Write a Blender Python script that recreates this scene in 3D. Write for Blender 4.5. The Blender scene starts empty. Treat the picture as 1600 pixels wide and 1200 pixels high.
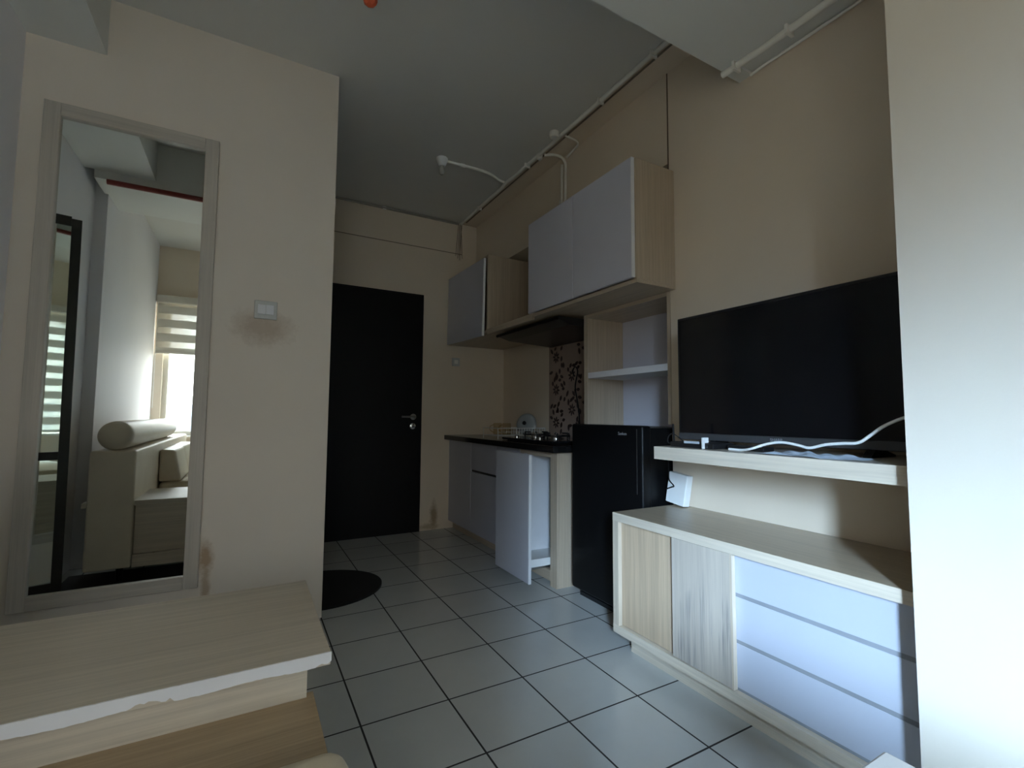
import bpy, bmesh, math, random
from mathutils import Vector, Matrix
random.seed(7)
sc = bpy.context.scene
COL = sc.collection
PI = math.pi

# ------------------------------------------------------------------ camera
F, YAW, PITCH, ROLL = 739.71, 0.5099, 0.0672, 0.0074
cd = bpy.data.cameras.new('camera'); cam = bpy.data.objects.new('camera', cd); COL.objects.link(cam)
cd.sensor_width = 36.0; cd.lens = F / 1600 * 36.0; cd.clip_start = 0.02
fw = Vector((math.sin(YAW) * math.cos(PITCH), math.cos(YAW) * math.cos(PITCH), math.sin(PITCH)))
r0 = Vector((math.cos(YAW), -math.sin(YAW), 0)); u0 = r0.cross(fw)
r1 = r0 * math.cos(ROLL) + u0 * math.sin(ROLL); u1 = -r0 * math.sin(ROLL) + u0 * math.cos(ROLL)
m = Matrix((r1, u1, -fw)).transposed().to_4x4(); m.translation = Vector((0, 0, 1.0))
cam.matrix_world = m
sc.camera = cam

# ------------------------------------------------------------------ exposure, sky
sc.view_settings.view_transform = 'Standard'
sc.view_settings.look = 'None'
sc.view_settings.gamma = 1
sc.view_settings.use_curve_mapping = False
sc.view_settings.exposure = 0.40
w = bpy.data.worlds.new('sky'); sc.world = w; w.use_nodes = True
bg = w.node_tree.nodes['Background']
wn_ = w.node_tree.nodes; wl_ = w.node_tree.links
# bright overcast sky: dim ground, pale sky, and a broad bright patch of thin cloud in front of the sun
SUNDIR = Vector((-0.76, -0.60, 0.26)).normalized()
tc_ = wn_.new('ShaderNodeTexCoord')
sx_ = wn_.new('ShaderNodeSeparateXYZ'); wl_.new(tc_.outputs['Generated'], sx_.inputs[0])
def wramp(src, lo, hi, stops):
    mr_ = wn_.new('ShaderNodeMapRange'); mr_.inputs[1].default_value = lo; mr_.inputs[2].default_value = hi
    wl_.new(src, mr_.inputs[0]); rp = wn_.new('ShaderNodeValToRGB'); wl_.new(mr_.outputs[0], rp.inputs[0]); rp.color_ramp.interpolation = 'EASE'
    el = rp.color_ramp.elements
    while len(el) < len(stops): el.new(0.5)
    for i_, (p_, c_) in enumerate(stops): el[i_].position = p_; el[i_].color = (*c_, 1)
    return rp.outputs[0]
def wmix(mode, a_, b_):
    mx_ = wn_.new('ShaderNodeMix'); mx_.data_type = 'RGBA'; mx_.blend_type = mode; mx_.inputs[0].default_value = 1; mx_.clamp_result = False
    for s_, v_ in ((6, a_), (7, b_)):
        if isinstance(v_, tuple): mx_.inputs[s_].default_value = (*v_, 1)
        else: wl_.new(v_, mx_.inputs[s_])
    return mx_.outputs[2]
base_ = wramp(sx_.outputs['Z'], -0.15, 0.5, [(0.0, (0.28, 0.235, 0.19)), (0.25, (0.51, 0.468, 0.462)), (1.0, (0.82, 0.83, 0.93))])
dp_ = wn_.new('ShaderNodeVectorMath'); dp_.operation = 'DOT_PRODUCT'; wl_.new(tc_.outputs['Generated'], dp_.inputs[0]); dp_.inputs[1].default_value = SUNDIR
lobe_ = wramp(dp_.outputs['Value'], 0.90, 0.985, [(0.0, (0, 0, 0)), (1.0, (1, 1, 1))])
up_ = wramp(sx_.outputs['Z'], -0.02, 0.25, [(0.0, (0, 0, 0)), (1.0, (1, 1, 1))])
glow_ = wmix('MULTIPLY', wmix('MULTIPLY', lobe_, up_), (11.2, 15.2, 21.8))
wl_.new(wmix('ADD', base_, glow_), bg.inputs[0]); bg.inputs[1].default_value = 13.5
sc.cycles.max_bounces = 10; sc.cycles.diffuse_bounces = 6; sc.cycles.glossy_bounces = 5
sc.cycles.transparent_max_bounces = 10
sc.cycles.sample_clamp_indirect = 8

# room numbers (metres)
YM, YD, ZC = 2.556, 4.023, 2.795          # mirror wall, entrance wall, ceiling
XL, XLB = -0.84, -0.90                    # left wall by the mirror, left wall further back
XR, XTV, XK, XB = 1.38, 1.85, 2.155, 1.85 # near right wall, TV recess back, kitchen wall, kitchen beam face
YR = -1.10                                # window wall
YP, YE = 0.534, 1.672                     # TV recess from near wall end to kitchen
WX0, WX1, WZ0, WZ1 = -0.80, 1.05, 0.76, 2.16

# window portal (helps sampling of the sky through the window opening)
ld = bpy.data.lights.new('window_portal', 'AREA'); ld.shape = 'RECTANGLE'
ld.size = WX1 - WX0; ld.size_y = WZ1 - WZ0; ld.cycles.is_portal = True
lo = bpy.data.objects.new('window_portal', ld); COL.objects.link(lo)
lo.location = ((WX0 + WX1) / 2, YR - 0.14, (WZ0 + WZ1) / 2); lo.rotation_euler = (PI / 2, 0, 0)

# ------------------------------------------------------------------ materials
def newmat(name):
    mt = bpy.data.materials.new(name); mt.use_nodes = True
    nt = mt.node_tree; return mt, nt, nt.nodes['Principled BSDF']

def link(nt, a, b): nt.links.new(a, b)

def ramp(nt, fac, stops):
    r = nt.nodes.new('ShaderNodeValToRGB'); e = r.color_ramp.elements
    while len(e) < len(stops): e.new(0.5)
    for i, (p, c) in enumerate(stops):
        e[i].position = p; e[i].color = (c[0], c[1], c[2], 1)
    link(nt, fac, r.inputs[0]); return r.outputs[0]

def noise(nt, vec, scale, detail=4, rough=0.55):
    n = nt.nodes.new('ShaderNodeTexNoise'); n.inputs['Scale'].default_value = scale
    n.inputs['Detail'].default_value = detail; n.inputs['Roughness'].default_value = rough
    if vec is not None: link(nt, vec, n.inputs['Vector'])
    return n.outputs['Fac']

def mapping(nt, sc_=(1, 1, 1), loc=(0, 0, 0)):
    tc = nt.nodes.new('ShaderNodeTexCoord'); mp = nt.nodes.new('ShaderNodeMapping')
    link(nt, tc.outputs['Object'], mp.inputs['Vector'])
    mp.inputs['Scale'].default_value = sc_; mp.inputs['Location'].default_value = loc
    return mp.outputs['Vector']

def mix(nt, fac, a, b, mode='MIX'):
    mx = nt.nodes.new('ShaderNodeMix'); mx.data_type = 'RGBA'; mx.blend_type = mode
    if isinstance(fac, float): mx.inputs[0].default_value = fac
    else: link(nt, fac, mx.inputs[0])
    for s, v in ((6, a), (7, b)):
        if isinstance(v, tuple): mx.inputs[s].default_value = (v[0], v[1], v[2], 1)
        else: link(nt, v, mx.inputs[s])
    return mx.outputs[2]

def plain(name, col, rough=0.5, metal=0.0, var=0.06, scale=12, spec=0.5, bump=0.0):
    mt, nt, b = newmat(name)
    v = mapping(nt)
    n = noise(nt, v, scale)
    c = ramp(nt, n, [(0.3, tuple(x * (1 - var) for x in col)), (0.7, tuple(min(1, x * (1 + var)) for x in col))])
    link(nt, c, b.inputs['Base Color'])
    b.inputs['Roughness'].default_value = rough; b.inputs['Metallic'].default_value = metal
    b.inputs['Specular IOR Level'].default_value = spec
    if bump:
        bp = nt.nodes.new('ShaderNodeBump'); bp.inputs['Strength'].default_value = bump; bp.inputs['Distance'].default_value = 0.002
        link(nt, noise(nt, v, scale * 12), bp.inputs['Height']); link(nt, bp.outputs[0], b.inputs['Normal'])
    return mt

def wood(name, col, axis='Y', contrast=0.10, rough=0.45, streak=None):
    """pale laminate with fine grain along one axis; streak = dark worn streaks"""
    mt, nt, b = newmat(name)
    s = [60, 60, 60]; s['XYZ'.index(axis)] = 1.6
    n1 = noise(nt, mapping(nt, tuple(s)), 1.0, 6, 0.6)
    s2 = [230, 230, 230]; s2['XYZ'.index(axis)] = 5
    n2 = noise(nt, mapping(nt, tuple(s2)), 1.0, 3, 0.6)
    d = tuple(x * (1 - contrast) for x in col); l = tuple(min(1, x * (1 + contrast)) for x in col)
    c = ramp(nt, n1, [(0.32, d), (0.68, l)])
    c2 = ramp(nt, n2, [(0.3, (1 - contrast,) * 3), (0.6, (1, 1, 1))])
    c = mix(nt, 1.0, c, c2, 'MULTIPLY')
    if streak:
        s3 = [42, 42, 42]; s3['XYZ'.index(axis)] = 0.9
        n3 = noise(nt, mapping(nt, tuple(s3)), 1.0, 5, 0.75)
        m3 = ramp(nt, n3, [(0.50, (0, 0, 0)), (0.62, (1, 1, 1))])
        n4 = noise(nt, mapping(nt, (3.5, 3.5, 2.5), (0.4, 0.1, 0.2)), 1.0, 2)
        m4 = ramp(nt, n4, [(0.42, (0, 0, 0)), (0.6, (1, 1, 1))])
        mm = mix(nt, 1.0, m3, m4, 'MULTIPLY')
        c = mix(nt, mm, c, streak)
    link(nt, c, b.inputs['Base Color'])
    b.inputs['Roughness'].default_value = rough
    bp = nt.nodes.new('ShaderNodeBump'); bp.inputs['Strength'].default_value = 0.12; bp.inputs['Distance'].default_value = 0.001
    link(nt, n2, bp.inputs['Height']); link(nt, bp.outputs[0], b.inputs['Normal'])
    return mt

def wallmat(name, col, stains=()):
    """painted plaster; stains = (centre, radii, colour, strength)"""
    mt, nt, b = newmat(name)
    v = mapping(nt)
    n = noise(nt, v, 1.7, 3)
    c = ramp(nt, n, [(0.3, tuple(x * 0.965 for x in col)), (0.7, tuple(min(1, x * 1.02) for x in col))])
    for ctr, rad, sc_col, stg in stains:
        mv = mapping(nt, tuple(1 / r for r in rad), tuple(-cc / r for cc, r in zip(ctr, rad)))
        ln = nt.nodes.new('ShaderNodeVectorMath'); ln.operation = 'LENGTH'; link(nt, mv, ln.inputs[0])
        nz = noise(nt, v, 28, 4, 0.7)
        ad = nt.nodes.new('ShaderNodeMath'); ad.operation = 'MULTIPLY_ADD'
        link(nt, nz, ad.inputs[0]); ad.inputs[1].default_value = 1.1; link(nt, ln.outputs['Value'], ad.inputs[2])
        mk = ramp(nt, ad.outputs[0], [(0.55, (stg,) * 3), (1.0, (0, 0, 0))])
        # ramp works on 0..1: scale distance down first
        ml = nt.nodes.new('ShaderNodeMath'); ml.operation = 'MULTIPLY'; ml.inputs[1].default_value = 0.6
        link(nt, ad.outputs[0], ml.inputs[0])
        link(nt, ml.outputs[0], mk.node.inputs[0])
        c = mix(nt, mk, c, sc_col)
    link(nt, c, b.inputs['Base Color']); b.inputs['Roughness'].default_value = 0.62
    b.inputs['Specular IOR Level'].default_value = 0.3
    bp = nt.nodes.new('ShaderNodeBump'); bp.inputs['Strength'].default_value = 0.15; bp.inputs['Distance'].default_value = 0.003
    link(nt, noise(nt, v, 35, 4), bp.inputs['Height']); link(nt, bp.outputs[0], b.inputs['Normal'])
    return mt

def tilefloor():
    mt, nt, b = newmat('floor_tiles')
    tc = nt.nodes.new('ShaderNodeTexCoord'); sp = nt.nodes.new('ShaderNodeSeparateXYZ')
    link(nt, tc.outputs['Object'], sp.inputs[0])
    S = 0.3018; G = 0.0062
    def math_(op, a, bb=None):
        n = nt.nodes.new('ShaderNodeMath'); n.operation = op
        for i, v in enumerate((a, bb)):
            if v is None: continue
            if isinstance(v, (int, float)): n.inputs[i].default_value = v
            else: link(nt, v, n.inputs[i])
        return n.outputs[0]
    masks = []; cells = []
    for o, off in (('X', 0.3603), ('Y', 2.5297)):
        t = math_('DIVIDE', math_('SUBTRACT', sp.outputs[o], off - 30 * S), S)
        cells.append(math_('FLOOR', t))
        f = math_('FRACT', t)
        d = math_('MINIMUM', f, math_('SUBTRACT', 1.0, f))
        masks.append(math_('LESS_THAN', d, G / S / 2))
    mk = math_('MAXIMUM', masks[0], masks[1])
    cb = nt.nodes.new('ShaderNodeCombineXYZ'); link(nt, cells[0], cb.inputs[0]); link(nt, cells[1], cb.inputs[1])
    wn = nt.nodes.new('ShaderNodeTexWhiteNoise'); wn.noise_dimensions = '2D'; link(nt, cb.outputs[0], wn.inputs['Vector'])
    base = ramp(nt, wn.outputs['Value'], [(0, (0.545, 0.56, 0.545)), (1, (0.58, 0.595, 0.58))])
    n = noise(nt, tc.outputs['Object'], 6, 4)
    base = mix(nt, 1.0, base, ramp(nt, n, [(0.3, (0.95, 0.95, 0.95)), (0.7, (1, 1, 1))]), 'MULTIPLY')
    c = mix(nt, mk, base, (0.018, 0.017, 0.016))
    link(nt, c, b.inputs['Base Color'])
    rg = nt.nodes.new('ShaderNodeMapRange'); link(nt, mk, rg.inputs[0]); rg.inputs[3].default_value = 0.16; rg.inputs[4].default_value = 0.8
    link(nt, rg.outputs[0], b.inputs['Roughness'])
    bp = nt.nodes.new('ShaderNodeBump'); bp.invert = True; bp.inputs['Strength'].default_value = 0.4; bp.inputs['Distance'].default_value = 0.002
    link(nt, mk, bp.inputs['Height']); link(nt, bp.outputs[0], b.inputs['Normal'])
    return mt

def blindmat():
    """zebra blind: woven bands alternating with sheer mesh bands"""
    mt, nt, b = newmat('zebra_blind_fabric')
    out = nt.nodes['Material Output']
    tc = nt.nodes.new('ShaderNodeTexCoord'); sp = nt.nodes.new('ShaderNodeSeparateXYZ')
    link(nt, tc.outputs['Object'], sp.inputs[0])
    d = nt.nodes.new('ShaderNodeMath'); d.operation = 'DIVIDE'; d.inputs[1].default_value = 0.15; link(nt, sp.outputs['Z'], d.inputs[0])
    f = nt.nodes.new('ShaderNodeMath'); f.operation = 'FRACT'; link(nt, d.outputs[0], f.inputs[0])
    g = nt.nodes.new('ShaderNodeMath'); g.operation = 'GREATER_THAN'; g.inputs[1].default_value = 0.58; link(nt, f.outputs[0], g.inputs[0])
    df = nt.nodes.new('ShaderNodeBsdfDiffuse'); df.inputs[0].default_value = (0.78, 0.74, 0.64, 1)
    tl = nt.nodes.new('ShaderNodeBsdfTranslucent'); tl.inputs[0].default_value = (0.6, 0.6, 0.55, 1)
    m1 = nt.nodes.new('ShaderNodeMixShader'); m1.inputs[0].default_value = 0.07
    link(nt, df.outputs[0], m1.inputs[1]); link(nt, tl.outputs[0], m1.inputs[2])
    tr = nt.nodes.new('ShaderNodeBsdfTransparent')
    m2 = nt.nodes.new('ShaderNodeMixShader'); m2.inputs[0].default_value = 0.22
    link(nt, m1.outputs[0], m2.inputs[1]); link(nt, tr.outputs[0], m2.inputs[2])
    m3 = nt.nodes.new('ShaderNodeMixShader'); link(nt, g.outputs[0], m3.inputs[0])
    link(nt, m1.outputs[0], m3.inputs[1]); link(nt, m2.outputs[0], m3.inputs[2])
    link(nt, m3.outputs[0], out.inputs[0])
    return mt

def glassmat(name, tint=(0.96, 1, 0.98), rough=0.0):
    mt, nt, b = newmat(name); out = nt.nodes['Material Output']
    gl = nt.nodes.new('ShaderNodeBsdfGlossy'); gl.inputs['Roughness'].default_value = 0.03
    tr = nt.nodes.new('ShaderNodeBsdfTransparent'); tr.inputs[0].default_value = (*tint, 1)
    fr = nt.nodes.new('ShaderNodeFresnel'); fr.inputs[0].default_value = 1.45
    gm = nt.nodes.new('ShaderNodeNewGeometry'); sb = nt.nodes.new('ShaderNodeMath'); sb.operation = 'SUBTRACT'; sb.inputs[0].default_value = 1
    link(nt, gm.outputs['Backfacing'], sb.inputs[1]); ml = nt.nodes.new('ShaderNodeMath'); ml.operation = 'MULTIPLY'
    link(nt, sb.outputs[0], ml.inputs[0]); link(nt, fr.outputs[0], ml.inputs[1])
    m1 = nt.nodes.new('ShaderNodeMixShader'); link(nt, ml.outputs[0], m1.inputs[0])
    link(nt, tr.outputs[0], m1.inputs[1]); link(nt, gl.outputs[0], m1.inputs[2]); link(nt, m1.outputs[0], out.inputs[0])
    return mt

def mirrormat():
    mt, nt, b = newmat('mirror_silver')
    b.inputs['Metallic'].default_value = 1; b.inputs['Roughness'].default_value = 0.015
    b.inputs['Base Color'].default_value = (0.86, 0.90, 0.88, 1)
    return mt

CREAM = (0.74, 0.635, 0.505)
M = {}
M['wall'] = wallmat('cream_paint', CREAM)
M['wall_mirror'] = wallmat('cream_paint_smudged', (0.72, 0.64, 0.55), [
    ((0.055, YM, 1.415), (0.14, 1, 0.09), (0.36, 0.25, 0.16), 0.55),
    ((-0.135, YM, 0.36), (0.035, 1, 0.085), (0.34, 0.22, 0.12), 0.85),
    ((-0.13, YM, 0.22), (0.02, 1, 0.09), (0.34, 0.22, 0.12), 0.7)])
M['wall_door'] = wallmat('cream_paint_damp', CREAM, [
    ((1.47, YD, 0.12), (0.04, 1, 0.13), (0.30, 0.21, 0.11), 0.8),
    ((1.42, YD, 0.03), (0.10, 1, 0.03), (0.33, 0.24, 0.13), 0.6)])
M['ceiling'] = wallmat('white_ceiling_paint', (0.67, 0.655, 0.61))
M['beam'] = wallmat('white_beam_paint', (0.72, 0.72, 0.68))
M['floor'] = tilefloor()
OAK = (0.61, 0.52, 0.41)
M['oakX'] = wood('pale_oak_grain_x', OAK, 'X')
M['oakY'] = wood('pale_oak_grain_y', (0.65, 0.57, 0.46), 'Y')
M['oakZ'] = wood('pale_oak_grain_z', OAK, 'Z')
M['kY'] = wood('kitchen_oak_grain_y', (0.50, 0.405, 0.30), 'Y')
M['kZ'] = wood('kitchen_oak_grain_z', (0.50, 0.405, 0.30), 'Z')
M['oakF'] = wood('warm_oak_door', (0.56, 0.43, 0.30), 'Z', 0.12)
M['oakS'] = wood('worn_streaked_oak', (0.52, 0.46, 0.39), 'Z', 0.10, 0.5, (0.17, 0.16, 0.17))
M['top'] = wood('console_top_oak', (0.44, 0.36, 0.26), 'Y', 0.10, 0.32)
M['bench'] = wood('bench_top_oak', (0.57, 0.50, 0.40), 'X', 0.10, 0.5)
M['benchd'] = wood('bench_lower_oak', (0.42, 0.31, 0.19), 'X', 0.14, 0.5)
M['frame'] = wood('mirror_frame_wood', (0.49, 0.44, 0.375), 'Z', 0.08, 0.5)
M['framex'] = wood('mirror_frame_wood_x', (0.49, 0.44, 0.375), 'X', 0.08, 0.5)
M['lilac'] = plain('lilac_white_laminate', (0.62, 0.62, 0.70), 0.35, var=0.02, scale=3)
M['lilacb'] = plain('grey_lilac_laminate', (0.50, 0.50, 0.565), 0.35, var=0.02, scale=3)
M['drawer'] = plain('blue_white_drawer_front', (0.50, 0.53, 0.61), 0.35, var=0.02, scale=3)
M['groove'] = plain('grey_drawer_groove', (0.26, 0.28, 0.31), 0.5)
M['plate'] = plain('grey_white_plastic', (0.55, 0.55, 0.52), 0.4, var=0.02)
M['table'] = plain('off_white_table', (0.46, 0.43, 0.40), 0.5, var=0.02)
M['edge'] = plain('white_edge_band', (0.78, 0.78, 0.80), 0.4, var=0.02)
M['white'] = plain('white_plastic', (0.78, 0.79, 0.78), 0.4, var=0.02)
M['trunk'] = plain('white_painted_conduit', (0.85, 0.83, 0.76), 0.45, var=0.04)
M['black'] = plain('black_door_lacquer', (0.006, 0.006, 0.006), 0.5, var=0.1, spec=0.2)
M['stone'] = plain('black_granite_worktop', (0.012, 0.011, 0.011), 0.16, var=0.5, scale=160)
M['fridge'] = plain('black_fridge_steel', (0.004, 0.004, 0.0045), 0.42, var=0.1, spec=0.2)
M['blackpl'] = plain('black_plastic', (0.009, 0.009, 0.010), 0.35, var=0.1)
M['screen'] = plain('black_tv_screen', (0.004, 0.004, 0.005), 0.12, var=0.05, spec=0.35)
M['rubber'] = plain('black_rubber_mat', (0.012, 0.012, 0.011), 0.9, var=0.2, scale=90, bump=0.6)
M['chrome'] = plain('chrome', (0.75, 0.76, 0.78), 0.18, 1.0, var=0.02)
M['steel'] = plain('brushed_steel', (0.45, 0.45, 0.44), 0.35, 1.0, var=0.04)
M['wire'] = plain('white_coated_wire', (0.70, 0.71, 0.68), 0.4, var=0.03)
M['mirror'] = mirrormat()
M['darkframe'] = plain('black_wood_frame', (0.016, 0.013, 0.011), 0.45, var=0.1)
M['leather'] = plain('cream_leatherette', (0.68, 0.59, 0.46), 0.42, var=0.04, scale=8, bump=0.3)
M['sheet'] = plain('cream_mattress_cloth', (0.60, 0.52, 0.38), 0.8, var=0.05, scale=20, bump=0.3)
M['red'] = plain('red_pipe_paint', (0.22, 0.025, 0.015), 0.45, var=0.1)
M['orange'] = plain('orange_sprinkler_plastic', (0.75, 0.13, 0.05), 0.45, var=0.1)
M['tile'] = plain('taupe_splashback_tile', (0.36, 0.27, 0.22), 0.25, var=0.06, scale=5)
M['leaf'] = plain('dark_brown_leaf_print', (0.035, 0.014, 0.010), 0.35, var=0.2)
M['blind'] = blindmat()
M['glass'] = glassmat('window_glass')
M['smoke'] = glassmat('clear_cup_glass', (0.90, 0.84, 0.72))
M['lid'] = plain('grey_glass_lid', (0.34, 0.37, 0.37), 0.2, var=0.05)
M['alu'] = plain('cream_window_frame', (0.66, 0.62, 0.54), 0.4, var=0.03)
M['bag'] = plain('thin_plastic_bag', (0.50, 0.58, 0.68), 0.35, var=0.15, scale=30)
M['facade'] = plain('grey_blue_facade', (0.20, 0.24, 0.30), 0.8, var=0.1, scale=0.4)
M['facadew'] = plain('white_facade', (0.75, 0.78, 0.80), 0.8, var=0.05, scale=0.4)
M['bulb'] = plain('frosted_bulb_glass', (0.42, 0.42, 0.38), 0.25, var=0.02)
M['logo'] = plain('silver_print', (0.30, 0.30, 0.31), 0.4, var=0.02)

# ------------------------------------------------------------------ mesh helpers
class MB:
    def __init__(s): s.bm = bmesh.new(); s.smooth = False
    def box(s, x0, x1, y0, y1, z0, z1, bev=0.0, seg=2):
        t = bmesh.new(); bmesh.ops.create_cube(t, size=1)
        for v in t.verts:
            v.co = Vector(((x0 + x1) / 2 + v.co.x * (x1 - x0), (y0 + y1) / 2 + v.co.y * (y1 - y0), (z0 + z1) / 2 + v.co.z * (z1 - z0)))
        if bev > 0: bmesh.ops.bevel(t, geom=t.edges[:], offset=bev, segments=seg, affect='EDGES', profile=0.5)
        s._merge(t); return s
    def _merge(s, t, mat=None):
        if mat is not None: bmesh.ops.transform(t, matrix=mat, verts=t.verts)
        me = bpy.data.meshes.new('tmp'); t.to_mesh(me); t.free(); s.bm.from_mesh(me); bpy.data.meshes.remove(me)
    def prism(s, pts, h0, h1, axis='Z'):
        """closed outline in the plane across `axis`, extruded from h0 to h1"""
        n = len(pts)
        def P(a, b, h): return {'Z': (a, b, h), 'Y': (a, h, b), 'X': (h, a, b)}[axis]
        lo_ = [s.bm.verts.new(P(a, b, h0)) for a, b in pts]; hi = [s.bm.verts.new(P(a, b, h1)) for a, b in pts]
        fs = [s.bm.faces.new(lo_[::-1]), s.bm.faces.new(hi)]
        for i in range(n): fs.append(s.bm.faces.new((lo_[i], lo_[(i + 1) % n], hi[(i + 1) % n], hi[i])))
        bmesh.ops.recalc_face_normals(s.bm, faces=fs); return s
    def tube(s, pts, r, seg=10, caps=True):
        pts = [Vector(p) for p in pts]; rings = []
        prev = None
        for i, p in enumerate(pts):
            if i == 0: t = pts[1] - p
            elif i == len(pts) - 1: t = p - pts[i - 1]
            else: t = (pts[i + 1] - p).normalized() + (p - pts[i - 1]).normalized()
            t.normalize()
            if prev is None:
                a = t.orthogonal().normalized()
            else:
                a = (prev - t * prev.dot(t)).normalized()
            prev = a; b2 = t.cross(a)
            rr = r[i] if isinstance(r, (list, tuple)) else r
            rings.append([s.bm.verts.new(p + (a * math.cos(2 * PI * k / seg) + b2 * math.sin(2 * PI * k / seg)) * rr) for k in range(seg)])
        fs = []
        for A, B in zip(rings, rings[1:]):
            for k in range(seg): fs.append(s.bm.faces.new((A[k], A[(k + 1) % seg], B[(k + 1) % seg], B[k])))
        if caps: fs.append(s.bm.faces.new(rings[0][::-1])); fs.append(s.bm.faces.new(rings[-1]))
        bmesh.ops.recalc_face_normals(s.bm, faces=fs); return s
    def lathe(s, c, prof, axis=(0, 0, 1), seg=28):
        """prof = (radius, height) along axis from c"""
        ax = Vector(axis).normalized(); c = Vector(c)
        pts = [c + ax * h for _, h in prof]
        a = ax.orthogonal().normalized(); b2 = ax.cross(a); rings = []
        for (r, h), p in zip(prof, pts):
            rings.append([s.bm.verts.new(p + (a * math.cos(2 * PI * k / seg) + b2 * math.sin(2 * PI * k / seg)) * max(r, 1e-4)) for k in range(seg)])
        fs = []
        for A, B in zip(rings, rings[1:]):
            for k in range(seg): fs.append(s.bm.faces.new((A[k], A[(k + 1) % seg], B[(k + 1) % seg], B[k])))
        fs.append(s.bm.faces.new(rings[0][::-1])); fs.append(s.bm.faces.new(rings[-1]))
        bmesh.ops.recalc_face_normals(s.bm, faces=fs); return s
    def build(s, name, mat, parent=None, smooth=False, rot=None):
        org = Vector((0, 0, 0))
        if parent is not None: org = world_org(parent)
        for v in s.bm.verts: v.co -= org
        me = bpy.data.meshes.new(name); s.bm.to_mesh(me); s.bm.free()
        me.materials.append(mat)
        if smooth:
            for p in me.polygons: p.use_smooth = True
            try: me.set_sharp_from_angle(angle=math.radians(40))
            except Exception: pass
        o = bpy.data.objects.new(name, me); COL.objects.link(o)
        if parent is not None: o.parent = parent
        return o

class multi:
    """several boxes, each linked as a part of its own"""
    def __init__(s): s.l = []
    def box(s, *a): s.l.append(a); return s
    def build(s, name, mat, parent): return [MB().box(*a).build(name, mat, parent) for a in s.l]

def world_org(p):
    v = Vector((0, 0, 0))
    while p is not None: v += p.location; p = p.parent
    return v

def recenter(o, p):
    p = Vector(p); o.data.transform(Matrix.Translation(-p)); o.location = p; return o

def thing(name, label, cat, loc, group=None):
    o = bpy.data.objects.new(name, None); COL.objects.link(o); o.location = loc; o.empty_display_size = 0.05
    o['label'] = label; o['category'] = cat
    if group: o['group'] = group
    return o

def tag(o, label, cat, group=None):
    o['label'] = label; o['category'] = cat
    if group: o['group'] = group
    return o

def struct(name, mb, mat):
    o = mb.build(name, mat); o['kind'] = 'structure'; return o

def smoothpath(pts, n=6):
    """Catmull-Rom through points"""
    P = [Vector(p) for p in pts]; out = []
    for i in range(len(P) - 1):
        a = P[max(i - 1, 0)]; b = P[i]; c = P[i + 1]; d = P[min(i + 2, len(P) - 1)]
        for k in range(n):
            t = k / n
            out.append(0.5 * ((2 * b) + (c - a) * t + (2 * a - 5 * b + 4 * c - d) * t * t + (3 * b - a - 3 * c + d) * t ** 3))
    out.append(P[-1]); return out

# ------------------------------------------------------------------ the room
struct('floor', MB().box(-1.1, 2.4, YR - 0.15, YD + 0.15, -0.08, 0), M['floor'])
struct('ceiling', MB().box(-1.1, 2.4, YR - 0.15, YD + 0.15, ZC, ZC + 0.1), M['ceiling'])
struct('wall_mirror', MB().box(-1.05, 0.362, YM, YM + 0.08, 0, ZC), M['wall_mirror'])
struct('wall_left', MB().box(-1.05, XL, 2.20, YM, 0, ZC).box(-1.05, -0.95, 1.0, 2.20, 0, ZC).box(-1.05, -0.88, YR, 1.0, 0, ZC), wallmat('paint_with_lilac_glow', (0.80, 0.78, 0.79)))  # paler lilac tone paints in the bright purplish light on this wall
struct('wall_passage', MB().box(-1.05, XL, YM + 0.08, YD, 0, ZC), M['wall'])
struct('wall_entrance', MB().box(-1.05, 0.50, YD, YD + 0.12, 0, ZC).box(1.335, XK, YD, YD + 0.12, 0, ZC)
       .box(0.50, 1.335, YD, YD + 0.12, 2.062, ZC), M['wall_door'])
struct('wall_kitchen', MB().box(XK, XK + 0.12, YE, YD + 0.12, 0, ZC), M['wall'])
struct('wall_tv', MB().box(XTV, XK + 0.12, YP, YE, 0, ZC), M['wall'])
struct('wall_right', MB().box(XR, XK + 0.12, YR, YP, 0, ZC), wallmat('pale_cream_paint', (0.76, 0.69, 0.59)))
struct('wall_window', MB().box(-1.05, WX0, YR - 0.12, YR, 0, ZC).box(WX1, XR + 0.2, YR - 0.12, YR, 0, ZC)
       .box(WX0, WX1, YR - 0.12, YR, 0, WZ0).box(WX0, WX1, YR - 0.12, YR, WZ1, ZC), M['wall'])
# beams under the ceiling
struct('trim_1', MB().box(XB, XK, YE, YD, 2.306, ZC), M['wall'])
struct('trim_7', MB().box(1.69, XB, 1.262, YD, ZC - 0.004, ZC), M['wall'])
struct('trim_8', MB().box(XB - 0.004, XB + 0.001, YE - 0.003, YE + 0.002, 2.255, ZC), plain('joint_brown', (0.16, 0.11, 0.07), 0.8))
struct('trim_2', MB().box(XLB, XTV, 0.70, 1.262, 2.488, ZC), M['beam'])
struct('trim_3', MB().box(-0.95, -0.585, 1.262, YM, 2.54, ZC), M['beam'])
# thin plaster joint across the entrance wall
struct('trim_4', MB().box(0.37, 1.70, YD - 0.004, YD, 2.498, 2.503), plain('plaster_joint_brown', (0.20, 0.15, 0.10), 0.8))

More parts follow.
